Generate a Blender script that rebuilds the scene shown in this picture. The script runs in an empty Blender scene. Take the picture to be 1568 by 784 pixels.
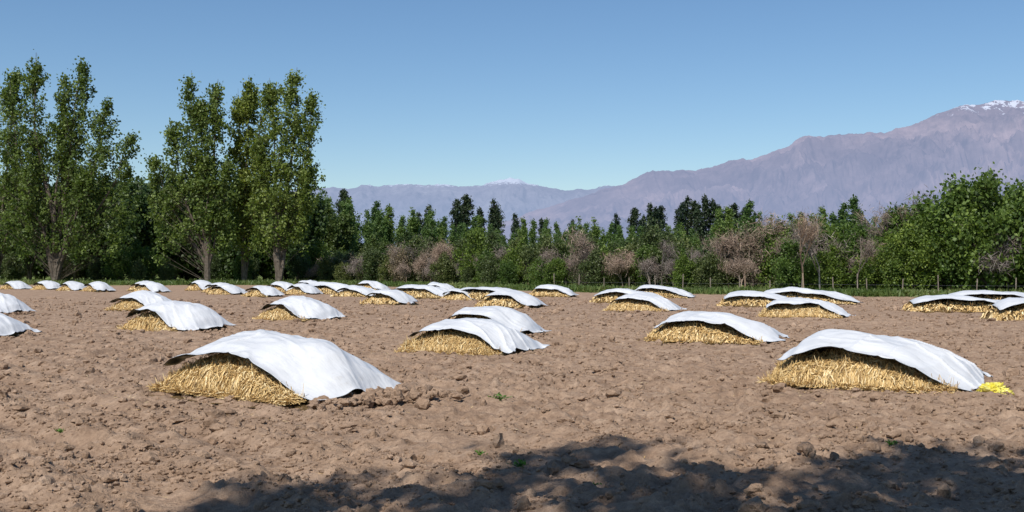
import bpy, math, random
import numpy as np
from mathutils import Vector
random.seed(3); rng=np.random.default_rng(7)
S=bpy.context.scene
COL=S.collection

# ---------------------------------------------------------------- noise
def _h(ix,iy,seed):
    n=(ix.astype(np.int64)*374761393+iy.astype(np.int64)*668265263+seed*1442695041)&0xFFFFFFFF
    n=((n^(n>>13))*1274126177)&0xFFFFFFFF
    n=((n^(n>>16))*2246822519)&0xFFFFFFFF
    return ((n^(n>>15))&0xFFFFFF)/float(0xFFFFFF)
def vnoise(x,y,seed=0):
    x=np.asarray(x,float);y=np.asarray(y,float)
    ix=np.floor(x);iy=np.floor(y);fx=x-ix;fy=y-iy
    fx=fx*fx*fx*(fx*(fx*6-15)+10);fy=fy*fy*fy*(fy*(fy*6-15)+10)
    a=_h(ix,iy,seed);b=_h(ix+1,iy,seed);c=_h(ix,iy+1,seed);d=_h(ix+1,iy+1,seed)
    return (a*(1-fx)+b*fx)*(1-fy)+(c*(1-fx)+d*fx)*fy
def fbm(x,y,oct=4,seed=0,gain=.5):
    s=0;a=1;t=0;c,sn=math.cos(.6),math.sin(.6)
    for i in range(oct):
        s=s+a*vnoise(x,y,seed+i*17);t+=a;a*=gain
        x,y=(c*x-sn*y)*2.03+3.1,(sn*x+c*y)*2.03+7.7
    return s/t
def sstep(a,b,x):
    t=np.clip((x-a)/(b-a),0,1);return t*t*(3-2*t)

# ---------------------------------------------------------------- mesh helper
class MB:
    def __init__(s): s.v=[];s.f=[];s.m=[];s.t=[];s.n=0
    def add(s,V,F,mat=0,tint=None):
        V=np.asarray(V,float);F=np.asarray(F,np.int64)
        if F.shape[1]==3: F=np.concatenate([F,-np.ones((len(F),1),np.int64)],1)
        G=np.where(F>=0,F+s.n,-1)
        s.v.append(V);s.f.append(G);s.m.append(np.full(len(F),mat,np.int32))
        s.t.append(np.full(len(F),.5) if tint is None else np.broadcast_to(tint,(len(F),)).astype(float))
        s.n+=len(V)
    def mesh(s,name,mats,smooth=False):
        V=np.concatenate(s.v);F=np.concatenate(s.f);M=np.concatenate(s.m);T=np.concatenate(s.t)
        me=bpy.data.meshes.new(name)
        cnt=np.where(F[:,3]<0,3,4);fl=F.reshape(-1);fl=fl[fl>=0]
        me.vertices.add(len(V));me.vertices.foreach_set("co",V.astype(np.float32).ravel())
        me.loops.add(len(fl));me.loops.foreach_set("vertex_index",fl.astype(np.int32))
        me.polygons.add(len(F));st=np.concatenate([[0],np.cumsum(cnt)[:-1]]).astype(np.int32)
        me.polygons.foreach_set("loop_start",st)
        try: me.polygons.foreach_set("loop_total",cnt.astype(np.int32))
        except Exception: pass
        me.polygons.foreach_set("material_index",M)
        me.update(calc_edges=True)
        me.polygons.foreach_set("use_smooth",np.full(len(F),smooth,dtype=bool))
        a=me.attributes.new("tint",'FLOAT','FACE');a.data.foreach_set("value",T.astype(np.float32))
        for m in mats: me.materials.append(m)
        return me
def obj(name,me,loc=(0,0,0),rz=0,sc=1,parent=None):
    o=bpy.data.objects.new(name,me);COL.objects.link(o)
    o.location=loc;o.rotation_euler=(0,0,rz)
    o.scale=(sc,sc,sc) if not isinstance(sc,tuple) else sc
    if parent: o.parent=parent
    return o
def empty(name,loc=(0,0,0),rz=0):
    o=bpy.data.objects.new(name,None);COL.objects.link(o);o.location=loc;o.rotation_euler=(0,0,rz);o.empty_display_size=.3
    return o
def grid_faces(nu,nv):
    i=np.arange(nu-1)[:,None]*nv+np.arange(nv-1)[None,:]
    return np.stack([i,i+nv,i+nv+1,i+1],-1).reshape(-1,4)
def tubes(mb,P0,P1,R0,R1,mat=0,n=5,tint=None):
    P0=np.atleast_2d(P0).astype(float);P1=np.atleast_2d(P1).astype(float)
    N=len(P0);R0=np.broadcast_to(R0,(N,)).astype(float);R1=np.broadcast_to(R1,(N,)).astype(float)
    d=P1-P0;d/=np.linalg.norm(d,axis=1,keepdims=True)+1e-9
    ref=np.where(np.abs(d[:,2:3])>.9,np.array([[1.,0,0]]),np.array([[0,0,1.]]))
    a=np.cross(d,ref);a/=np.linalg.norm(a,axis=1,keepdims=True);b=np.cross(d,a)
    th=np.arange(n)*2*math.pi/n
    ring=a[:,None,:]*np.cos(th)[None,:,None]+b[:,None,:]*np.sin(th)[None,:,None]
    V=np.concatenate([P0[:,None]+ring*R0[:,None,None],P1[:,None]+ring*R1[:,None,None]],1).reshape(-1,3)
    k=np.arange(n);f=np.stack([k,(k+1)%n,(k+1)%n+n,k+n],-1)
    F=(f[None]+(np.arange(N)*2*n)[:,None,None]).reshape(-1,4)
    mb.add(V,F,mat,None if tint is None else np.repeat(np.broadcast_to(tint,(N,)),n))
def leaves(mb,C,size,tint,mat=1,asp=.6,rg=rng,up=None):
    N=len(C);a=rg.normal(size=(N,3))
    if up is not None: a=a*up[0]+np.array(up[1])
    a/=np.linalg.norm(a,axis=1,keepdims=True)
    b=np.cross(a,rg.normal(size=(N,3)));b/=np.linalg.norm(b,axis=1,keepdims=True)
    s=(size*rg.uniform(.6,1.35,N))[:,None]
    V=np.stack([C+a*s,C+b*s*asp,C-a*s,C-b*s*asp],1).reshape(-1,3)
    F=np.arange(N*4).reshape(-1,4);mb.add(V,F,mat,tint)

# ---------------------------------------------------------------- materials
def newmat(name):
    m=bpy.data.materials.new(name);m.use_nodes=True;nt=m.node_tree
    for n in list(nt.nodes): nt.nodes.remove(n)
    out=nt.nodes.new('ShaderNodeOutputMaterial');return m,nt,out
def N(nt,t,**k):
    n=nt.nodes.new(t)
    for a,b in k.items(): setattr(n,a,b)
    return n
def ramp(nt,src,stops):
    r=N(nt,'ShaderNodeValToRGB');e=r.color_ramp.elements
    while len(e)<len(stops): e.new(.5)
    for i,(p,c) in enumerate(stops): e[i].position=p;e[i].color=(*c,1)
    nt.links.new(src,r.inputs[0]);return r.outputs[0]
def noise(nt,vec,scale,detail=4,rough=.55):
    n=N(nt,'ShaderNodeTexNoise');n.inputs['Scale'].default_value=scale;n.inputs['Detail'].default_value=detail;n.inputs['Roughness'].default_value=rough
    if vec is not None: nt.links.new(vec,n.inputs['Vector'])
    return n.outputs['Fac']
def mix(nt,f,a,b,mode='MIX'):
    m=N(nt,'ShaderNodeMix',data_type='RGBA',blend_type=mode)
    for s,v in ((m.inputs[0],f),(m.inputs[6],a),(m.inputs[7],b)):
        if hasattr(v,'links') or hasattr(v,'is_output'): nt.links.new(v,s)
        else: s.default_value=v if not isinstance(v,tuple) else (*v,1)
    return m.outputs[2]
def bump(nt,h,strength,dist,prev=None):
    b=N(nt,'ShaderNodeBump');b.inputs['Strength'].default_value=strength;b.inputs['Distance'].default_value=dist
    nt.links.new(h,b.inputs['Height'])
    if prev: nt.links.new(prev,b.inputs['Normal'])
    return b.outputs[0]
def pbsdf(nt,out,col,rough=.9,nrm=None,spec=.2):
    p=N(nt,'ShaderNodeBsdfPrincipled');p.inputs['Roughness'].default_value=rough;p.inputs['Specular IOR Level'].default_value=spec
    if hasattr(col,'links'): nt.links.new(col,p.inputs['Base Color'])
    else: p.inputs['Base Color'].default_value=(*col,1)
    if nrm: nt.links.new(nrm,p.inputs['Normal'])
    nt.links.new(p.outputs[0],out.inputs[0]);return p

def mat_soil(name,ground=True):
    m,nt,out=newmat(name);pos=N(nt,'ShaderNodeNewGeometry').outputs['Position']
    a=noise(nt,pos,.35,5);b=noise(nt,pos,2.2,6,.65);c=noise(nt,pos,14,5,.7);d=noise(nt,pos,60,3,.6)
    c1=ramp(nt,a,[(.3,(.285,.190,.126)),(.5,(.35,.242,.166)),(.7,(.41,.292,.206))])
    c2=ramp(nt,b,[(.3,(.18,.115,.075)),(.52,(.35,.242,.167)),(.72,(.49,.362,.262))])
    col=mix(nt,.6,c1,c2)
    c3=ramp(nt,c,[(.3,(.58,.56,.55)),(.6,(1.08,1.08,1.08))]);col=mix(nt,.8,col,c3,'MULTIPLY')
    if ground:
        at=N(nt,'ShaderNodeAttribute',attribute_name='grass').outputs['Fac']
        g=ramp(nt,noise(nt,pos,.5,5),[(.3,(.08,.12,.03)),(.55,(.15,.19,.05)),(.75,(.30,.27,.12))])
        col=mix(nt,at,col,g)
    n1=bump(nt,b,.6,.10);n2=bump(nt,c,.9,.045,n1);n3=bump(nt,d,.7,.012,n2)
    pbsdf(nt,out,col,.97,n3,.08);return m
M_ground=mat_soil('ploughed_soil');M_clod=mat_soil('clod_soil',False)

def mat_leaf(name,dark,mid,light,trans=.35,rough=.5):
    m,nt,out=newmat(name)
    at=N(nt,'ShaderNodeAttribute',attribute_name='tint').outputs['Fac']
    oi=N(nt,'ShaderNodeObjectInfo').outputs['Random']
    col=ramp(nt,at,[(0,dark),(.5,mid),(1,light)])
    v=ramp(nt,oi,[(0,(.72,.78,.78)),(.5,(1,1,1)),(1,(1.25,1.12,.92))])
    col=mix(nt,1.0,col,v,'MULTIPLY')
    p=N(nt,'ShaderNodeBsdfPrincipled');p.inputs['Roughness'].default_value=rough;p.inputs['Specular IOR Level'].default_value=.3
    nt.links.new(col,p.inputs['Base Color'])
    if trans<=0:
        nt.links.new(p.outputs[0],out.inputs[0]);return m
    t=N(nt,'ShaderNodeBsdfTranslucent');tc=mix(nt,1.0,col,(1.25,1.35,.6),'MULTIPLY');nt.links.new(tc,t.inputs[0])
    x=N(nt,'ShaderNodeMixShader');x.inputs[0].default_value=trans
    nt.links.new(p.outputs[0],x.inputs[1]);nt.links.new(t.outputs[0],x.inputs[2]);nt.links.new(x.outputs[0],out.inputs[0]);return m
M_poplar=mat_leaf('poplar_leaf',(.066,.102,.024),(.130,.180,.042),(.25,.31,.085),.38)
M_poplar2=mat_leaf('small_poplar_leaf',(.060,.110,.032),(.115,.182,.052),(.185,.265,.082),.35)
M_dark=mat_leaf('dark_leaf',(.032,.056,.018),(.060,.098,.029),(.11,.155,.05),.3)
M_olive=mat_leaf('olive_leaf',(.048,.068,.025),(.092,.12,.040),(.165,.195,.075),.3)
M_con=mat_leaf('conifer_needle',(.014,.028,.014),(.026,.044,.020),(.045,.068,.03),0)
M_bush=mat_leaf('bush_leaf',(.043,.075,.018),(.098,.158,.034),(.20,.28,.062),.37)
M_brown=mat_leaf('dry_leaf',(.09,.07,.05),(.14,.115,.075),(.20,.175,.11),0)
M_twig=mat_leaf('dry_twig',(.13,.095,.08),(.23,.18,.155),(.37,.31,.27),.0,.9)
M_grass=mat_leaf('grass_blade',(.07,.12,.025),(.15,.20,.055),(.30,.29,.12),.35)
M_weed=mat_leaf('weed_leaf',(.05,.12,.02),(.08,.20,.03),(.14,.28,.06),.35)
m,nt,out=newmat('bark');pos=N(nt,'ShaderNodeTexCoord').outputs['Object']
pbsdf(nt,out,ramp(nt,noise(nt,pos,3,5),[(.3,(.06,.045,.033)),(.7,(.17,.14,.11))]),.95);M_bark=m
m,nt,out=newmat('dry_straw');at=N(nt,'ShaderNodeAttribute',attribute_name='tint').outputs['Fac']
col=ramp(nt,at,[(0,(.17,.095,.035)),(.35,(.46,.30,.115)),(.7,(.68,.48,.21)),(1,(.85,.70,.41))])
pbsdf(nt,out,col,.65,None,.3);M_straw=m
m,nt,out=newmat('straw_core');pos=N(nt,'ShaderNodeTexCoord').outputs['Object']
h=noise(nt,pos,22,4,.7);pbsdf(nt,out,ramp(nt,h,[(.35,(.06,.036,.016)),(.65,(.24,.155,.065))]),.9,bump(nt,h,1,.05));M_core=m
m,nt,out=newmat('white_plastic');pos=N(nt,'ShaderNodeTexCoord').outputs['Object']
c=ramp(nt,noise(nt,pos,1.6,6,.6),[(.3,(.54,.55,.565)),(.6,(.61,.62,.63))])
du=ramp(nt,noise(nt,pos,5,6,.7),[(.58,(1,1,1)),(.78,(.76,.69,.61))])
c=mix(nt,.6,c,du,'MULTIPLY')
hb=noise(nt,pos,2.4,4,.55);hb2=noise(nt,pos,11,3,.5)
mp=N(nt,'ShaderNodeMapping');mp.inputs['Rotation'].default_value=(0,0,.5);mp.inputs['Scale'].default_value=(1.0,3.6,1);nt.links.new(pos,mp.inputs[0])
hc=noise(nt,mp.outputs[0],1.2,3,.5)
n0=bump(nt,hc,.35,.12)
pbsdf(nt,out,c,.40,bump(nt,hb2,.2,.009,bump(nt,hb,.4,.05,n0)),.4);M_white=m
m,nt,out=newmat('black_plastic');pbsdf(nt,out,(.012,.012,.014),.4,None,.4);M_black=m
m,nt,out=newmat('yellow_plastic');pos=N(nt,'ShaderNodeTexCoord').outputs['Object']
pbsdf(nt,out,ramp(nt,noise(nt,pos,9,3),[(.3,(.62,.52,.03)),(.7,(.80,.74,.22))]),.35,None,.4);M_yel=m
m,nt,out=newmat('post_wood');pos=N(nt,'ShaderNodeTexCoord').outputs['Object']
pbsdf(nt,out,ramp(nt,noise(nt,pos,4,4),[(.3,(.14,.11,.085)),(.7,(.30,.25,.20))]),.9);M_post=m
m,nt,out=newmat('wire');pbsdf(nt,out,(.2,.2,.2),.5);M_wire=m

# ---------------------------------------------------------------- ground
def axis(lim_fine,step,grow,lim):
    v=[0.]
    while v[-1]<lim:
        x=v[-1];v.append(x+max(step,(x-lim_fine)*grow+step if x>lim_fine else step))
    return np.array(v)
xp=axis(9,.045,.014,15000);xs=np.concatenate([-xp[::-1][:-1],xp])
ys=[-3000,-1500,-700,-300,-150,-80,-50,-30,-20,-14,-9,-5,-2,0,2,4,6,7.5]
y=8.2
while y<15000:
    ys.append(y);y+=max(.042,.0045*y) if y<45 else .016*y
ys=np.array(ys)
X,Y=np.meshgrid(xs,ys,indexing='ij')
def ground_z(X,Y,fine=True):
    d=np.hypot(X,Y);near=1-sstep(45,140,d)
    z=(fbm(X*.25,Y*.25,3,5)-.5)*.16*(1-sstep(200,400,d))
    w=X*.78+Y*.62
    wv=w+fbm(X*.15,Y*.15,2,60)*.8
    trk=sum(np.exp(-((wv-c)/.24)**2)*k for c,k in ((4.1,1),(2.7,.9),(5.6,.8),(6.9,.6),(1.4,.6)))
    trk=trk*(1-sstep(-2.5,.5,X))*(.6+.5*fbm(X,Y,2,61))
    smooth=1-.75*np.clip(trk,0,1)
    z=z+np.sin(w*2*math.pi/.75+fbm(X*.2,Y*.2,2,60)*5)*.026*near-trk*.10*near
    if fine:
        a=(.30+1.25*fbm(X*.6,Y*.6,3,40))*smooth
        n1=fbm(X*2.6,Y*2.6,2,9)-.5
        n2=vnoise(X*7,Y*7,21);n3=vnoise(X*14,Y*14,33)
        f2=1-sstep(25,60,d);f3=1-sstep(14,32,d)
        z=z+near*a*(n1*.11)+f2*a*(np.maximum(n2-.42,0)**1.3*.17)+f3*a*(n3-.5)*.06
    return z-.03
Z=ground_z(X,Y)
def bound_y(X): return np.interp(X,[-3000,-120,-22,7,40,70,400],[150,142,138,96,72,50,40])
GR=sstep(-3,3,Y-bound_y(X)+(fbm(X*.3,Y*.3,3,3)-.5)*8)
V=np.stack([X,Y,Z],-1).reshape(-1,3)
mb=MB();mb.add(V,grid_faces(len(xs),len(ys)))
me=mb.mesh('ground',[M_ground],True)
a=me.attributes.new('grass','FLOAT','POINT');a.data.foreach_set('value',GR.ravel().astype(np.float32))
obj('ground',me)

# ---------------------------------------------------------------- clods
import bmesh
def ico(sub):
    bm=bmesh.new();bmesh.ops.create_icosphere(bm,subdivisions=sub,radius=1)
    v=np.array([p.co[:] for p in bm.verts]);f=np.array([[q.index for q in p.verts] for p in bm.faces]);bm.free();return v,f
iv,iff=ico(2);iv1,if1=ico(1)
def clods(mb,P,R,base,faces,seed):
    rg=np.random.default_rng(seed);n=len(P);k=len(base)
    th=rg.uniform(0,6.28,n);sc=rg.uniform(.6,1.35,(n,3));sc[:,2]*=.7
    off=rg.uniform(0,100,(n,3))
    B=np.broadcast_to(base,(n,k,3))
    nz=vnoise(B[...,0]*1.6+off[:,0:1],B[...,1]*1.6+B[...,2]*1.3+off[:,1:2],1)*.8+vnoise(B[...,2]*3+off[:,2:3],B[...,0]*3.1-B[...,1]*2.7+off[:,0:1],2)*.5
    r=(.45+nz)[...,None];Q=B*r*sc[:,None]*R[:,None,None]
    c,s=np.cos(th)[:,None],np.sin(th)[:,None]
    Q=np.stack([Q[...,0]*c-Q[...,1]*s,Q[...,0]*s+Q[...,1]*c,Q[...,2]],-1)+P[:,None]
    mb.add(Q.reshape(-1,3),(faces[None]+(np.arange(n)*k)[:,None,None]).reshape(-1,3))
mb=MB()
n=85000;d=np.exp(rng.uniform(math.log(8),math.log(75),n));xx=rng.uniform(-1,1,n)*(d*.52+2)
keep=fbm(xx*.7,d*.7,3,77)+rng.uniform(-.22,.22,n)>.46
xx,d=xx[keep],d[keep];n=len(d)
R=.010+.022*rng.random(n)**2.2+ .065*(rng.random(n)>.965)*rng.random(n);R*=(1+np.clip(d-10,0,40)*.032)
zz=ground_z(xx,d)+R*.25
big=(R>.04)&(d<24)
P=np.stack([xx,d,zz],-1)
clods(mb,P[big],R[big],iv,iff,1);clods(mb,P[~big],R[~big],iv1,if1,2)
obj('soil_clods',mb.mesh('soil_clods',[M_clod],False))

# ---------------------------------------------------------------- covered straw piles
AU=[-.2,0,.05,.14,.30,.48,.66,.82,.93,1.0];AV=[.50,.62,.84,.98,1.0,.95,.83,.62,.34,.03]
BU=[-.2,0,.12,.3,.5,.7,.88,1.0,1.1];BV=[.62,.68,.84,.97,1.0,.93,.62,.15,.02]
def sm_interp(x,xp,fp,kn=11):
    g=np.linspace(-.3,1.2,301);v=np.interp(g,xp,fp);k=np.hanning(kn);k/=k.sum()
    v=np.convolve(np.pad(v,kn//2,'edge'),k,'valid');return np.interp(x,g,v)
def pile(name,x,y,W,D,H,rot,lod,seed,us=.38,ds=.80):
    rg=np.random.default_rng(seed)
    par=empty(name,(x,y,-.02),math.radians(rot))
    ph=rg.uniform(0,50)
    us=us+rg.uniform(-.12,.08)*(lod>0)
    def envelope(u,v,t=None):
        U=u/W;Vn=v/D
        b=sm_interp(Vn,BU,BV)
        b=b*(1-np.clip(1-Vn/.42,0,1)*sstep(us,us+.38,U)*ds)
        h=H*sm_interp(U,AU,AV)*b
        return h*(1+(fbm(u*.8+ph,v*.8,2,seed)-.5)*.24)
    W2=W*.90;ins=.20
    def zpile(u,v):
        e=np.hypot(np.maximum(ins*.8-u,0),np.maximum(ins-v,0));e=np.hypot(e,np.maximum(u-W2,0))
        e=np.hypot(e,np.maximum(v-D*.86,0))
        uu=np.clip(u,0,W2);vv=np.clip(v,0,D*.9)
        sp=.47+.22*(vnoise(u*2+ph,v*2,seed+3)-.5)
        drop=1-.22*np.clip(1-(v-ins)/.6,0,1)-.16*np.clip(1-(u-ins)/.7,0,1)
        z=(envelope(uu,vv)*.92*drop)*np.sqrt(np.clip(1-(e/sp)**2,0,1))
        z=z*(.90+.16*vnoise(u*4+ph,v*4,seed+5))-.03*(e<=0)
        under=(u>-.02)&(v>-.02)
        return np.where(under,np.minimum(z,envelope(u,v)-.05),z)
    nu,nv=(60,46) if lod<2 else (26,18)
    u,v=np.meshgrid(np.linspace(-.6,W2+.6,nu),np.linspace(-.6,D*.9+.6,nv),indexing='ij')
    mb=MB();mb.add(np.stack([u,v,zpile(u,v)-.04],-1).reshape(-1,3),grid_faces(nu,nv))
    core=obj('straw_core',mb.mesh('straw_core',[M_core],True),parent=par)
    nS={0:15000,1:4400,2:1000}[lod];wd={0:.0072,1:.0115,2:.024}[lod]
    nf=int(nS*.80);nl=nS-nf
    su=np.concatenate([rg.uniform(-.20,W2*1.0,nf),rg.uniform(-.28,.25,nl)])
    sv=np.concatenate([rg.uniform(-.30,.40,nf),rg.uniform(-.2,D*.8,nl)])
    ang=np.concatenate([rg.normal(-math.pi/2,.6,nf),rg.normal(math.pi,.6,nl)])
    tg=rg.random(nS)<.36;ang=np.where(tg,rg.uniform(0,6.28,nS),ang)
    L=rg.uniform(.06,.23,nS);lift=rg.uniform(.0,.06,nS)+.05*(rg.random(nS)<.13)
    cur=rg.normal(0,1.1,nS);K=4;pts=[];a=ang.copy();pu,pv=su.copy(),sv.copy()
    for k in range(K):
        z=np.maximum(zpile(pu,pv),0)+lift*(1 if k<K-1 else rg.uniform(.3,2.6,nS))+.01
        under=(pu>-.02)&(pv>-.04);z=np.where(under,np.minimum(z,np.maximum(envelope(pu,pv)-.035,.0)),z)
        pts.append(np.stack([pu,pv,z],-1))
        pu=pu+np.cos(a)*L/(K-1);pv=pv+np.sin(a)*L/(K-1);a=a+cur/(K-1)
    Pt=np.stack(pts,1);tan=Pt[:,-1]-Pt[:,0];tan/=np.linalg.norm(tan,axis=1,keepdims=True)+1e-9
    sd=np.cross(tan,np.array([0,-.6,.8])+rg.normal(0,.6,(nS,3)));sd/=np.linalg.norm(sd,axis=1,keepdims=True)+1e-9
    w=wd*rg.uniform(.6,1.5,nS)[:,None,None]*np.array([1,1,.85,.5])[None,:,None]
    V=np.stack([Pt-sd[:,None]*w,Pt+sd[:,None]*w],2).reshape(-1,3)
    k=np.arange(K-1)*2;f=np.stack([k,k+1,k+3,k+2],-1)
    F=(f[None]+(np.arange(nS)*K*2)[:,None,None]).reshape(-1,4)
    t=np.clip(rg.normal(.56,.28,nS),0,1)
    mb=MB();mb.add(V,F,0,np.repeat(t,K-1))
    obj('straw_stems',mb.mesh('straw_stems',[M_straw]),parent=par)
    # tarp
    nu,nv={0:(160,120),1:(90,60),2:(36,24)}[lod]
    s,t=np.meshgrid(np.linspace(0,1,nu),np.linspace(0,1,nv),indexing='ij')
    u=-.06+s*(W+.14)+(t-.5)*.12*np.sin(s*3+ph)
    f0=-.14+.08*np.sin(s*5.3+ph)+.14*(vnoise(s*5+ph,s*0,seed+9)-.5)+.04*(vnoise(s*17+ph,s*0,seed+19)-.5)+.10*np.clip((s-.75)/.25,0,1)**2
    v=f0+(D-f0)*t
    u=u-.35*np.clip((s-.8)/.2,0,1)*np.clip(1-t*5,0,1)*.6 + (vnoise(t*6+ph,t*0,seed+2)-.5)*.34*np.clip((s-.85)/.15,0,1)
    z=envelope(u,v)+.05
    z+=(.02+.09*vnoise(s*6+ph,s*0,seed+23))*np.clip(1-t*8,0,1)*np.clip(1.2-abs(s-.35)*2.0,0,1)
    q=(u*.40+v*1.0);warp=fbm(u*.7,v*.7,2,seed+8)*1.4
    fold=fbm(q*1.8+warp+ph,u*.35-v*.1,2,seed+6)-.40
    rid=1-np.abs(2*vnoise(q*2.6+warp+ph,u*.4-v*.2,seed+12)-1)
    q2=u-v*.35
    rid2=1-np.abs(2*vnoise(q2*1.8+ph,v*.6+warp,seed+31)-1)
    z+=fold*.11*(.25+s)+(rid**5)*.045*np.clip(.1+s*1.2,0,1)+(rid2**6)*.025
    z+=(fbm(u*5,v*5,2,seed+7)-.5)*.016
    z=np.maximum(z,.035+.03*vnoise(u*5,v*5,seed+4)+.06*(vnoise(u*2.5,v*2.5,seed+1)-.3))
    mb=MB();G=np.stack([u,v,z],-1);mb.add(G.reshape(-1,3),grid_faces(nu,nv),0)
    me=mb.mesh('tarp',[M_white,M_black],True)
    o=obj('plastic_tarp',me,parent=par)
    md=o.modifiers.new('thick','SOLIDIFY');md.thickness=.008;md.offset=-1;md.material_offset=1;md.material_offset_rim=1
    nc={0:110,1:50,2:0}[lod]
    if nc:
        mb=MB();tt=rg.random(nc);P=np.stack([W*1.03+rg.normal(.06,.13,nc),tt*D*.8+rg.normal(-.05,.1,nc),rg.uniform(.0,.06,nc)],-1)
        clods(mb,P,rg.uniform(.025,.07,nc),iv,iff,seed);obj('edge_clods',mb.mesh('edge_clods',[M_clod]),parent=par)
    return par
PX=[
(-5.62,18.4,3.50,2.0,.90,-37,0),
( 4.76,19.2,3.10,2.2,.89,-30,0),
(-2.38,26.4,2.65,2.0,.75,-26,0),
(-2.00,33.6,2.60,2.1,.84,-18,1),
( 4.05,30.7,3.25,2.1,.71,-24,1),
(-12.5,35.8,2.70,2.2,.92,-33,1),
(-9.90,43.6,2.60,2.1,.85,-30,1),
(-19.5,53.8,2.70,2.2,.84,-28,1),
(-25.6,50.0,3.10,2.2,.95,-26,1),
(-17.9,32.5,3.00,2.2,.85,-20,1),
(-8.40,63.0,2.50,2.0,.80,-24,2),
(-1.60,58.5,3.00,2.2,.76,-22,2),
( 4.75,52.7,3.10,2.1,.72,-22,1),
(10.60,45.8,3.30,2.1,.74,-18,1),
( 5.00,66.0,4.20,2.2,.75,-14,2),
( 8.60,77.0,4.00,2.2,.82,-14,2),
(11.60,60.0,4.00,2.2,.74,-14,2),
(14.60,64.0,5.60,2.2,.86,-10,2),
(19.10,52.0,5.20,2.2,.70,-10,2),
(22.60,56.5,5.60,2.2,.88,-8,2),
(19.00,42.5,4.20,2.2,.85,-8,2),
(-3.70,71.0,5.00,2.2,.82,-16,2),
( 1.50,81.0,3.00,2.0,.82,-16,2),
(-8.60,78.0,4.40,2.2,.84,-20,2),
(-4.40,71.0,2.20,2.0,.70,-20,2),
(-12.8,80.0,2.90,2.0,.74,-24,2),
(-17.0,89.0,4.60,2.2,.88,-24,2),
(-19.6,81.0,2.10,2.0,.74,-28,2),
(-17.8,87.0,2.20,2.0,.84,-28,2),
(-21.5,96.0,2.60,2.0,.84,-24,2),
(-23.8,87.0,2.20,2.0,.74,-28,2),
(-26.5,95.0,2.60,2.0,.84,-28,2),
(-30.6,104.,2.00,2.0,.88,-30,2),
(-32.5,95.0,2.20,2.0,.84,-30,2),
(-36.0,104.,2.40,2.0,.86,-30,2),
(-38.6,99.0,2.00,2.0,.82,-30,2),
(-42.0,102.,2.00,2.0,.82,-30,2),
(-46.5,107.,2.00,2.0,.88,-30,2),
(-50.5,109.,2.00,2.0,.78,-30,2),
(-7.50,94.0,2.40,2.0,.84,-24,2),
(-14.5,102.,2.70,2.0,.88,-24,2),
(-21.5,109.,2.70,2.0,.88,-24,2),
]
for i,p in enumerate(PX):
    pile('covered_straw_pile',*p,seed=100+i*7,us={0:.56,1:.58,2:.60}.get(i,.58))

mb=MB();n=5200;pi=rng.integers(0,14,n)
base=np.array([[p[0]+p[2]*.40,p[1]-1.3] for p in PX[:14]])[pi]
C=np.stack([base[:,0]+rng.normal(0,1.6,n),base[:,1]+rng.normal(0,.9,n),np.zeros(n)],-1)
ex=900;C2=np.stack([rng.uniform(-12,14,ex),rng.uniform(9,40,ex),np.zeros(ex)],-1);C=np.concatenate([C,C2])
C=C[C[:,1]>8.3];C[:,2]=ground_z(C[:,0],C[:,1])+.02
leaves(mb,C,.065,np.clip(rng.normal(.6,.25,len(C)),0,1),0,.09,rng,(1,(0,0,0)))
V=mb.v[-1];cz=np.repeat(C[:,2],4);V[:,2]=cz+(V[:,2]-cz)*.15+.01
obj('loose_straw',mb.mesh('loose_straw',[M_straw]))

mb=MB();n=190;P=np.stack([rng.normal(-1.95,.42,n),rng.normal(17.2,.35,n),rng.uniform(-.02,.09,n)],-1)
clods(mb,P,rng.uniform(.03,.10,n),iv,iff,9);obj('clod_heap',mb.mesh('clod_heap',[M_clod]))

def crumple(name,loc,size,mat,seed):
    v,f=ico(5);v=v.copy()
    r=.5+.9*np.abs(fbm(v[:,0]*1.9+seed,v[:,1]*1.9+v[:,2]*1.3,5,seed,.7)-.40)*2.0+.25*fbm(v[:,2]*2+v[:,0],v[:,1]*2,3,seed+3)
    v*=r[:,None];v*=np.array(size);v[:,2]=np.maximum(v[:,2],-.02)
    mb=MB();mb.add(v,f);return obj(name,mb.mesh(name,[mat],False),loc)
bag=crumple('yellow_plastic_bag',(7.60,17.4,.02),(.33,.22,.20),M_yel,5)
def weed(loc,h,seed,n=26):
    rg=np.random.default_rng(seed);mb=MB()
    C=rg.normal(0,1,(n,3))*np.array([h*.6,h*.5,h*.22])+np.array([0,0,h*.45])
    tubes(mb,np.zeros((n,3)),C,.004,.002,0,3);leaves(mb,C,h*.28,rg.random(n),0,.5,rg)
    obj('weed_plant',mb.mesh('weed_plant',[M_weed]),loc)
for (a,b,h) in [(-.19,16.9,.11),(.07,11.0,.09),(-.35,11.9,.06),(4.3,12.5,.07),(-5.7,13.9,.07),(.75,10.2,.05),(-4.4,9.3,.05)]:
    weed((a,b,float(ground_z(np.array(a),np.array(b)))+.01),h,int(abs(a*100)+b*7))

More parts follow.
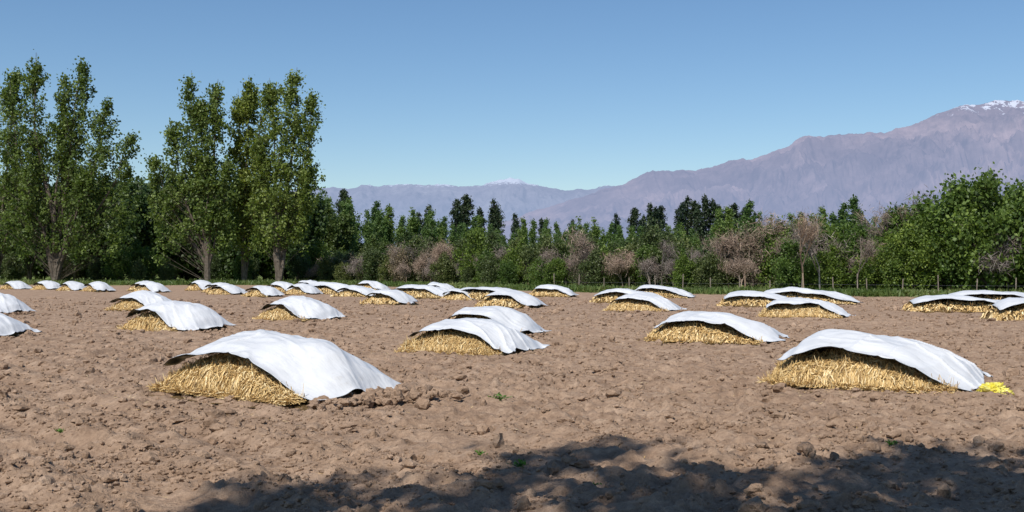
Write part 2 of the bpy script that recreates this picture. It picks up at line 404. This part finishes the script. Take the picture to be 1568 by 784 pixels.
# ---------------------------------------------------------------- trees
def lobe_tree(lobes,rt,leaf,lm,seed,bpm=2.6,npc=24,sig=.55,tilt=(.5,1.1),mats=None,keep=.84,spread=1.):
    rg=np.random.default_rng(seed);mb=MB()
    for li,(x,y,z0,z1,r) in enumerate(lobes):
        hs=np.array([-.01,.14,.30,.48,.68,1.0]);lat=np.array([0,.06,.22,.50,.80,1.0])
        wob=rg.normal(0,.010*z1,(6,2));wob[0]=0
        seq=np.stack([x*lat+wob[:,0],y*lat+wob[:,1],hs*(z1-.3)],-1)
        rs=rt*(1 if li==0 else .62);rr=rs*np.array([1,.8,.62,.42,.24,.05])
        for k in range(5): tubes(mb,seq[k],seq[k+1],rr[k],rr[k+1],0,7)
        nb=int((z1-z0)*bpm);t=np.sort(rg.random(nb))**.85
        prof=np.clip((1-t),0,1)**.55*np.clip(t+.18,0,1)**.35*1.15
        az=rg.uniform(0,6.283,nb);ln=r*prof*rg.uniform(.45,1.3,nb)+.2
        zs=z0+(z1-z0)*t*.93;hf=zs/(z1-.3)
        st=np.stack([np.interp(hf,hs,seq[:,0]),np.interp(hf,hs,seq[:,1]),zs],-1)
        ax=np.stack([x*(.72+.28*t),y*(.72+.28*t),zs],-1)
        ti=rg.uniform(*tilt,nb)
        d=np.stack([np.cos(az),np.sin(az),ti],-1);tip=ax+d*ln[:,None];tip[:,2]=np.minimum(tip[:,2],z1+rg.uniform(-.8,.4,nb))
        lo=st.copy();lo[:,2]=np.maximum(lo[:,2]-np.linalg.norm((ax-st)[:,:2],axis=1)*.9,.3)
        lo[:,:2]=np.stack([np.interp(lo[:,2]/(z1-.3),hs,seq[:,0]),np.interp(lo[:,2]/(z1-.3),hs,seq[:,1])],-1)
        tubes(mb,lo,tip,np.maximum(.02,ln*.016),.01,0,3)
        cs=[]
        for f in (.30,.55,.8,1.0): 
            c=ax+(tip-ax)*f+rg.normal(0,.22,(nb,3))*r*.25;cs.append(c[rg.random(nb)<keep])
        cs=np.concatenate(cs);nc=len(cs)
        if nc==0: continue
        dens=rg.uniform(.35,1.5,nc);cnt=np.maximum(2,(npc*dens).astype(int));idx=np.repeat(np.arange(nc),cnt)
        sg=sig*rg.uniform(.5,1.25,nc)
        C=cs[idx]+rg.normal(0,1,(len(idx),3))*sg[idx][:,None]*np.array([.75,.75,1.0])
        ct=np.clip(rg.normal(.5,.2,nc),0,1);tt=np.clip(ct[idx]+rg.normal(0,.16,len(idx)),0,1)
        C[:,2]=np.maximum(C[:,2],.15)
        leaves(mb,C,leaf,tt,1,.65,rg)
    return mb.mesh('tree',mats or [M_bark,lm])
def lobs(*L): return list(L)
BIG=[
 ('poplar_tree',-60.7,146,lobs((-3.0,0,4.5,30.0,3.1),(3.2,.5,4.5,29.4,3.2),(6.8,-.5,4.0,24.5,2.8),(.6,1.5,3.5,24,3.0),(-6.6,0,3.0,26,2.9),(9.9,0,2.5,19.5,2.9),(4.5,-2,3.0,14,2.7),(-3,-2,3.5,15,2.6),(1,0,12,27,1.9)),.52),
 ('poplar_tree',-40.2,145,lobs((1.0,.4,4.5,26.4,2.2),(-2.5,0,4.5,27.6,2.3),(-4.8,0,3.5,21,2.2),(-7.2,.5,2.0,16.5,2.5),(0,-1,3.5,17,2.2),(2.8,0,3.5,16,1.9),(-1,0,10,24,1.7)),.44),
 ('poplar_tree',-36.3,149,lobs((.7,0,4,27.6,2.1),(-.9,0,4,25.8,1.9),(2.3,.3,5,23,1.8),(0,-1,3.0,15,1.9)),.40),
 ('poplar_tree',-30.7,145,lobs((1.9,0,4.5,27.9,2.8),(-1.3,.2,4.5,26.6,2.4),(4.5,0,5.0,24.8,2.3),(.5,-1.5,3.5,18,2.5),(-2.9,0,3.5,19,1.9),(3.8,-.6,3.5,15,2.0)),.52),
 ('poplar_tree',-70.5,150,lobs((-2,0,4,27,2.8),(2.5,0,4,29,2.6),(5.5,0,3.5,20,2.6)),.45),
]
for i,(nm,x,y,L,rt) in enumerate(BIG):
    obj(nm,lobe_tree(L,rt,.19,M_poplar,500+i,bpm=3.7,npc=20,sig=.45,keep=.78),(x,y,0),0,(1,1,1.04))
for i,(sx,sy,h) in enumerate([(-1.2,10.3,19),(1.3,13.0,21.5),(4.4,12.6,21),(8.0,15.2,23),(12,16.0,23),(6.0,11.8,20),(9.5,12.5,20)]):
    bx,by=sx-.33*h,sy-.71*h
    obj('poplar_tree',lobe_tree([(0,0,5.5,h,2.0),(-1.5,.3,5,h*.84,1.6),(1.5,-.2,5,h*.9,1.6)],.28,.17,M_poplar,700+i,bpm=2.3,npc=14,sig=.42,keep=.74),(bx,by,0))

V_pop=[lobe_tree([(0,0,.6,13,1.15),(.5,.2,.6,11,.9)],.14,.17,M_poplar2,i+20,bpm=3.6,npc=18,sig=.33) for i in range(4)]
V_con=[lobe_tree([(0,0,1.2,14,1.6)],.2,.16,M_con,i+40,bpm=9,npc=13,sig=.24,tilt=(-.05,.3)) for i in range(3)]
def broad(seed,h,w,lm,leaf=.2,npc=20,nl=6,sig=.5,bpm=2.6):
    rg=np.random.default_rng(seed);L=[]
    for k in range(nl):
        a=rg.uniform(0,6.28);q=w*rg.uniform(.1,.62);z1=h*rg.uniform(.68,1.0)*(1-.3*(q/w))
        L.append((math.cos(a)*q,math.sin(a)*q,h*rg.uniform(.03,.15),z1,w*rg.uniform(.32,.5)))
    return lobe_tree(L,.014*h,leaf,lm,seed,bpm=bpm,npc=npc,sig=sig,tilt=(.2,.8))
V_dark=[broad(i+60,14,5,M_dark,.23,22) for i in range(3)]
V_bush=[broad(i+80,7,3.3,M_bush,.12,27,7,.34,3.6) for i in range(5)]
V_brn=[broad(i+90,5.5,2.8,M_brown,.07,20,6,.42,3.4) for i in range(3)]
V_olive=[broad(i+95,6,2.8,M_olive,.11,26,6,.36,3.4) for i in range(4)]
def bare(seed,h,w,dens=1.0,leaf=.0):
    rg=np.random.default_rng(seed);mb=MB();segs=[(np.array([0,0,-.1]),np.array([rg.normal(0,.1),rg.normal(0,.1),1.]),h*.27,.011*h)]
    tips=[];P0=[];P1=[];R0=[];R1=[]
    for lvl in range(6):
        nx=[]
        for (p,d,l,r) in segs:
            d=d/np.linalg.norm(d);q=p+d*l;P0.append(p);P1.append(q);R0.append(r);R1.append(r*.65)
            if lvl>=3: tips.append(q)
            for k in range(rg.integers(2,5) if lvl<4 else 3):
                nd=d+rg.normal(0,.52,3)*np.array([w,w,.6])+np.array([0,0,.22]);nx.append((p+d*l*rg.uniform(.4,1),nd,l*rg.uniform(.6,.88),max(.008,r*.62)))
        segs=nx
        if len(segs)>900: segs=[segs[i] for i in rg.choice(len(segs),900,False)]
    tubes(mb,np.array(P0),np.array(P1),np.array(R0),np.array(R1),0,3,rg.random(len(P0)))
    tp=np.array(tips);n=int(2400*dens);C=tp[rg.integers(0,len(tp),n)]+rg.normal(0,.22,(n,3))
    C[:,2]=np.maximum(C[:,2],.1);leaves(mb,C,.24,rg.random(n),0,.05,rg,(1,(0,0,.7)))
    return mb.mesh('bare',[M_twig])
V_bare=[bare(i+120,5,1.0) for i in range(4)]
V_tall=[bare(i+130,9,.6,.25) for i in range(4)]

def row(parent_name,items):
    p=empty(parent_name)
    for j,(me,x,y,s,nm) in enumerate(items):
        obj(nm,me,(x,y,-.05),rng.uniform(0,6.28),(s*rng.uniform(.85,1.15),s*rng.uniform(.85,1.15),s),p)
    return p
def px(x,d): return (x-784)/1681*d
it=[]
for x in np.arange(430,1120,7.5):
    d=rng.uniform(185,225);top=np.interp(x,[430,520,560,650,800,850,950,1120],[300,302,320,326,348,340,344,352])+rng.normal(0,9)
    it.append((V_pop[rng.integers(4)],px(x,d)+rng.normal(0,.6),d,((412-top)/1681*d+2)/13.,'poplar'))
for x in np.arange(1100,1700,16):
    d=rng.uniform(150,190);it.append((V_pop[rng.integers(4)],px(x,d),d,rng.uniform(.75,1.0),'poplar'))
row('distant_poplar_row',it)
it=[]
for x,top in [(526,282),(655,306),(700,298),(714,291),(757,296),(790,320),(735,312),(640,318),(972,312),(985,325),(998,303),(1012,309),(945,320),(1052,295),(1063,301),(1080,292),(1092,299),(1103,306),(1125,305),(1140,312),(1155,320),(1042,307),(875,330),(830,330),(1070,304),(706,305),(762,308),(1115,312),(1004,312)]:
    d=rng.uniform(232,255);it.append((V_con[rng.integers(3)],px(x,d),d,((412-top)/1681*d+2)/14.2,'conifer'))
row('distant_conifer_row',it)
it=[]
for x in np.arange(-140,520,17):
    d=rng.uniform(165,205);top=np.interp(x,[-140,0,100,170,230,300,420,480,520],[250,270,260,240,258,275,285,305,322])+rng.normal(0,14)
    it.append((V_dark[rng.integers(3)],px(x,d),d,((412-top)/1681*d+2)/13.2,'broadleaf'))
for x in np.arange(-140,640,13):
    d=rng.uniform(172,215);it.append((V_dark[rng.integers(3)],px(x,d),d,rng.uniform(.45,.7),'broadleaf'))
for x in np.arange(620,1700,16):
    d=rng.uniform(135,165);it.append((V_dark[rng.integers(3)],px(x,d),d,rng.uniform(.38,.52),'broadleaf'))
for x in np.arange(-60,40,6):
    for d in (235,): it.append((V_dark[rng.integers(3)],x*3,d+rng.uniform(-8,8),rng.uniform(.6,.8),'broadleaf'))
row('distant_broadleaf_woodland',it)

for x,d,s in [(20,158,.9),(95,160,.8),(150,156,.7),(210,150,.62),(215,158,1.0),(255,160,.7),(330,165,.8),(390,160,.7),(455,158,.9),(485,162,1.0),(-30,158,1),(180,154,.9),(260,155,.6),(370,156,.7)]:
    obj('green_shrub',V_bush[rng.integers(5)] if x in(215,180,485,370) else V_olive[rng.integers(4)],(px(x,d),d,-.1),rng.uniform(0,6.28),s)

def hedge_y(X): return float(np.interp(X,[-30,-22,7,40,70],[158,148,104,79,58]))
X0=-30.
while X0<62:
    y0=hedge_y(X0);pxx=784+1681*X0/y0
    toppx=np.interp(pxx,[480,600,700,800,950,1100,1200,1300,1400,1450,1500,1568,1700],[372,355,355,362,356,345,330,320,325,285,255,247,247])+rng.normal(0,13)
    for r_ in range(3):
        yy=y0+r_*3.2+rng.uniform(-1,1);xx0=X0+rng.normal(0,.8)
        h=((412-toppx)/1681*yy+2)*rng.uniform(.70,1.02)*(1 if r_ else .80)
        if pxx<720: kinds=[('bare_shrub',V_bare,4.4)]*4+[('dry_tree',V_brn,5.2)]*2+[('olive_tree',V_olive,6)]
        elif pxx<1230: kinds=[('bare_shrub',V_bare,4.4)]*3+[('dry_tree',V_brn,5.2)]*2+[('olive_tree',V_olive,5.6)]*4+[('leafy_tree',V_bush,6.6)]*3
        else: kinds=[('leafy_tree',V_bush,6.4)]*6+[('olive_tree',V_olive,5.6)]*3+[('bare_shrub',V_bare,4.4)]*1
        if r_==2: kinds=[('olive_tree',V_olive,5.6)] if pxx<1230 else [('leafy_tree',V_bush,6.4)]
        nm,vs,bh=kinds[rng.integers(len(kinds))]
        s=h/bh;q=rng.uniform(.85,1.15);obj(nm,vs[rng.integers(len(vs))],(xx0,yy,-.05),rng.uniform(0,6.28),(s*q,s*q,s))
    X0+=1.55 if X0>-5 else 1.7
for x,y,s in [(px(1215,90),87,1.0),(px(1235,92),88,.95),(px(1345,96),91,1.2),(px(1362,97),92,1.3),(px(1378,95),91,1.15),(px(1330,97),92,1.0),(px(1005,104),100,.72),(px(1110,100),98,.75),(px(620,140),140,.75),(px(1060,100),98,.62),(px(1175,100),92,.75),(px(1290,90),86,.7)]:
    obj('bare_tree',V_tall[rng.integers(4)],(x,y,0),rng.uniform(0,6.28),s)
for x,y,s in [(px(1462,84),84,1.2),(px(1490,84),84,1.36),(px(1520,82),82,1.44),(px(1550,82),82,1.44),(px(1590,82),82,1.4)]:
    obj('leafy_tree',V_bush[rng.integers(5)],(x,y,0),rng.uniform(0,6.28),(s*.85,s*.85,s))

mb=MB();n=30000;gx=rng.uniform(-85,60,n);gy=bound_y(gx)+rng.gamma(1.6,2.6,n)-1.5
far=rng.random(n)<.35;gy=np.where(far&(gx<-15),bound_y(gx)+rng.uniform(0,30,n),gy)
hh=rng.uniform(.12,.5,n)*(.5+fbm(gx*.2,gy*.2,3,8)*1.4)
C=np.stack([gx,gy,hh*.6],-1);leaves(mb,C,.3,np.clip(fbm(gx*.12,gy*.12,3,4)*1.0+rng.normal(0,.15,n),0,1),0,.22,rng,(.45,(0,0,.8)))
obj('grass_strip',mb.mesh('grass_strip',[M_grass]))

fp=empty('wire_fence')
mb=MB();fx=np.arange(4,62,2.1);fy=np.array([np.interp(a,[-60,-22,7,40,70],[146,142,99,74,52]) for a in fx]);fh=rng.uniform(1.1,1.6,len(fx))
B=np.stack([fx,fy,fx*0-.2],-1);T=B+np.stack([rng.normal(0,.09,len(fx)),rng.normal(0,.05,len(fx)),fh+.2],-1)
tubes(mb,B,T,.05,.04,0,6);obj('fence_posts',mb.mesh('fence_posts',[M_post]),parent=fp)
mb=MB()
for hz in (.4,.8):
    Q=np.stack([fx,fy,fx*0+hz],-1);tubes(mb,Q[:-1],Q[1:],.004,.004,0,4)
obj('fence_wires',mb.mesh('fence_wires',[M_wire]),parent=fp)

# ---------------------------------------------------------------- mountains
def mat_mtn(name,c0,c1,c2,snow_z,snow_w,haze_glow,hz):
    m,nt,out=newmat(name);g=N(nt,'ShaderNodeNewGeometry');pos=g.outputs['Position']
    a=noise(nt,pos,.0009,8,.65);b=noise(nt,pos,.006,6,.7);b3=noise(nt,pos,.009,5,.7)
    col=ramp(nt,a,[(.35,c0),(.5,c1),(.66,c2)]);col=mix(nt,.6,col,ramp(nt,b,[(.3,(.5,.5,.5)),(.7,(1.2,1.2,1.2))]),'MULTIPLY')
    sp=N(nt,'ShaderNodeSeparateXYZ');nt.links.new(pos,sp.inputs[0])
    ma=N(nt,'ShaderNodeMath',operation='MULTIPLY_ADD');nt.links.new(b3,ma.inputs[0]);ma.inputs[1].default_value=snow_w*9;nt.links.new(sp.outputs[2],ma.inputs[2])
    mr=N(nt,'ShaderNodeMapRange');nt.links.new(ma.outputs[0],mr.inputs[0]);mr.inputs[1].default_value=snow_z+snow_w*5.1;mr.inputs[2].default_value=snow_z+snow_w*5.5
    col=mix(nt,mr.outputs[0],col,(.72,.74,.80))
    d=N(nt,'ShaderNodeBsdfDiffuse');nt.links.new(col,d.inputs[0])
    e=N(nt,'ShaderNodeEmission');e.inputs[0].default_value=(*haze_glow,1);e.inputs[1].default_value=1  # airlight painted into the rock as emission, no haze volume
    hr=N(nt,'ShaderNodeMapRange');nt.links.new(sp.outputs[2],hr.inputs[0]);hr.inputs[1].default_value=0;hr.inputs[2].default_value=2000;hr.inputs[3].default_value=hz+.16;hr.inputs[4].default_value=hz-.08  # share of painted haze glow, stronger towards the mountain base
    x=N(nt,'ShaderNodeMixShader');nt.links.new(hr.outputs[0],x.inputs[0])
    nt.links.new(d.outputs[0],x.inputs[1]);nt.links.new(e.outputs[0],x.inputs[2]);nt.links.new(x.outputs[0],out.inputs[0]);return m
def mountain(name,prof,R0,R1,seed,mat,rough):
    pxs=np.linspace(-700,2400,1500);tn=(pxs-784)/1681
    t=np.concatenate([np.linspace(0,1,210),np.linspace(1.02,1.4,16)])
    T,A=np.meshgrid(t,tn,indexing='ij');R=R0+(R1-R0)*T;Xm=A*R;Ym=R
    P=np.interp(tn*1681+784,[p[0] for p in prof],[p[1] for p in prof])
    hp=(412-P)/1681*R1
    hp=hp+(fbm(tn*60,tn*0+seed,6,seed,.65)-.5)*R1*.0065*(hp>0)
    sc=1/(R1-R0)*5.0
    w=fbm(Xm*sc*.6,Ym*sc*.6,3,seed+2)*1.2
    rd=0;am=1;tt=0;fx,fy=Xm*sc*2.1+w,Ym*sc*.85+w
    for o in range(7):
        rd=rd+am*(1-np.abs(2*vnoise(fx,fy,seed+o*5)-1));tt+=am;am*=.62;fx,fy=fx*2.05+1.3,fy*2.05+4.1
    rd/=tt
    F=np.where(T<=1,np.clip(T,0,1)**1.25,1-(T-1)*1.6)
    amp=np.clip(4*T*(1-T),0,1)**.6
    z=hp[None,:]*(F+(rd-.62)*amp*rough)
    z=np.where(T<.02,-20,z)
    mb=MB();mb.add(np.stack([Xm,Ym,z],-1).reshape(-1,3),grid_faces(len(t),len(tn))[:,::-1])
    obj(name,mb.mesh(name,[mat],True))
HAZE_GLOW=(.30,.385,.60)  # emission colour standing in for airlight on the nearer range
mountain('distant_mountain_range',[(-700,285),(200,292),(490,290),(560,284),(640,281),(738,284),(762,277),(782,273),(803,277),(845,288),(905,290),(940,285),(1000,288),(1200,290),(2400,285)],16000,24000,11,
  mat_mtn('far_rock_haze_glow',(.20,.18,.21),(.26,.235,.265),(.33,.30,.32),24000*(412-286)/1681,60,(.31,.41,.62),.74),.38)
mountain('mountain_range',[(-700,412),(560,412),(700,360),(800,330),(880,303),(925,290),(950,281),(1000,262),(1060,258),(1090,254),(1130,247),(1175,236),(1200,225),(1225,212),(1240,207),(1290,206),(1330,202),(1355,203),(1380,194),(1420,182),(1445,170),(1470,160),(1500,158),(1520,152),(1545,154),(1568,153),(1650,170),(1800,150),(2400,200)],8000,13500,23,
  mat_mtn('rock_haze_glow',(.14,.105,.115),(.235,.175,.18),(.41,.295,.28),13500*(412-172)/1681,130,HAZE_GLOW,.62),.46)

# ---------------------------------------------------------------- light, sky, camera
E=math.radians(52);AZ=math.radians(25)
Sd=Vector((-math.sin(AZ)*math.cos(E),-math.cos(AZ)*math.cos(E),math.sin(E)))
L=bpy.data.lights.new('sun','SUN');L.energy=5.0;L.angle=math.radians(.5);L.color=(1,.955,.89)
lo=bpy.data.objects.new('sun',L);COL.objects.link(lo);lo.rotation_euler=(-Sd).to_track_quat('-Z','Y').to_euler();lo.location=(0,-20,40)
W=bpy.data.worlds.new("World");S.world=W;W.use_nodes=True;nt=W.node_tree
for n_ in list(nt.nodes): nt.nodes.remove(n_)
sk=nt.nodes.new('ShaderNodeTexSky');sk.sky_type='NISHITA';sk.sun_disc=False;sk.sun_elevation=E;sk.sun_rotation=math.pi+AZ
sk.altitude=300;sk.air_density=1.05;sk.dust_density=.3;sk.ozone_density=4
hs=nt.nodes.new('ShaderNodeHueSaturation');hs.inputs['Saturation'].default_value=1.10
bg=nt.nodes.new('ShaderNodeBackground');bg.inputs[1].default_value=.11
ow=nt.nodes.new('ShaderNodeOutputWorld');nt.links.new(sk.outputs[0],hs.inputs['Color']);nt.links.new(hs.outputs[0],bg.inputs[0]);nt.links.new(bg.outputs[0],ow.inputs[0])
cd=bpy.data.cameras.new('camera');cam=bpy.data.objects.new('camera',cd);COL.objects.link(cam);S.camera=cam
cd.sensor_width=36;cd.lens=36*1681/1568;cd.clip_start=.1;cd.clip_end=60000
cam.location=(0,0,2);cam.rotation_euler=(math.radians(90+math.degrees(math.atan(20/1681))),0,0)
S.view_settings.view_transform='Standard';S.view_settings.look='None';S.view_settings.exposure=0
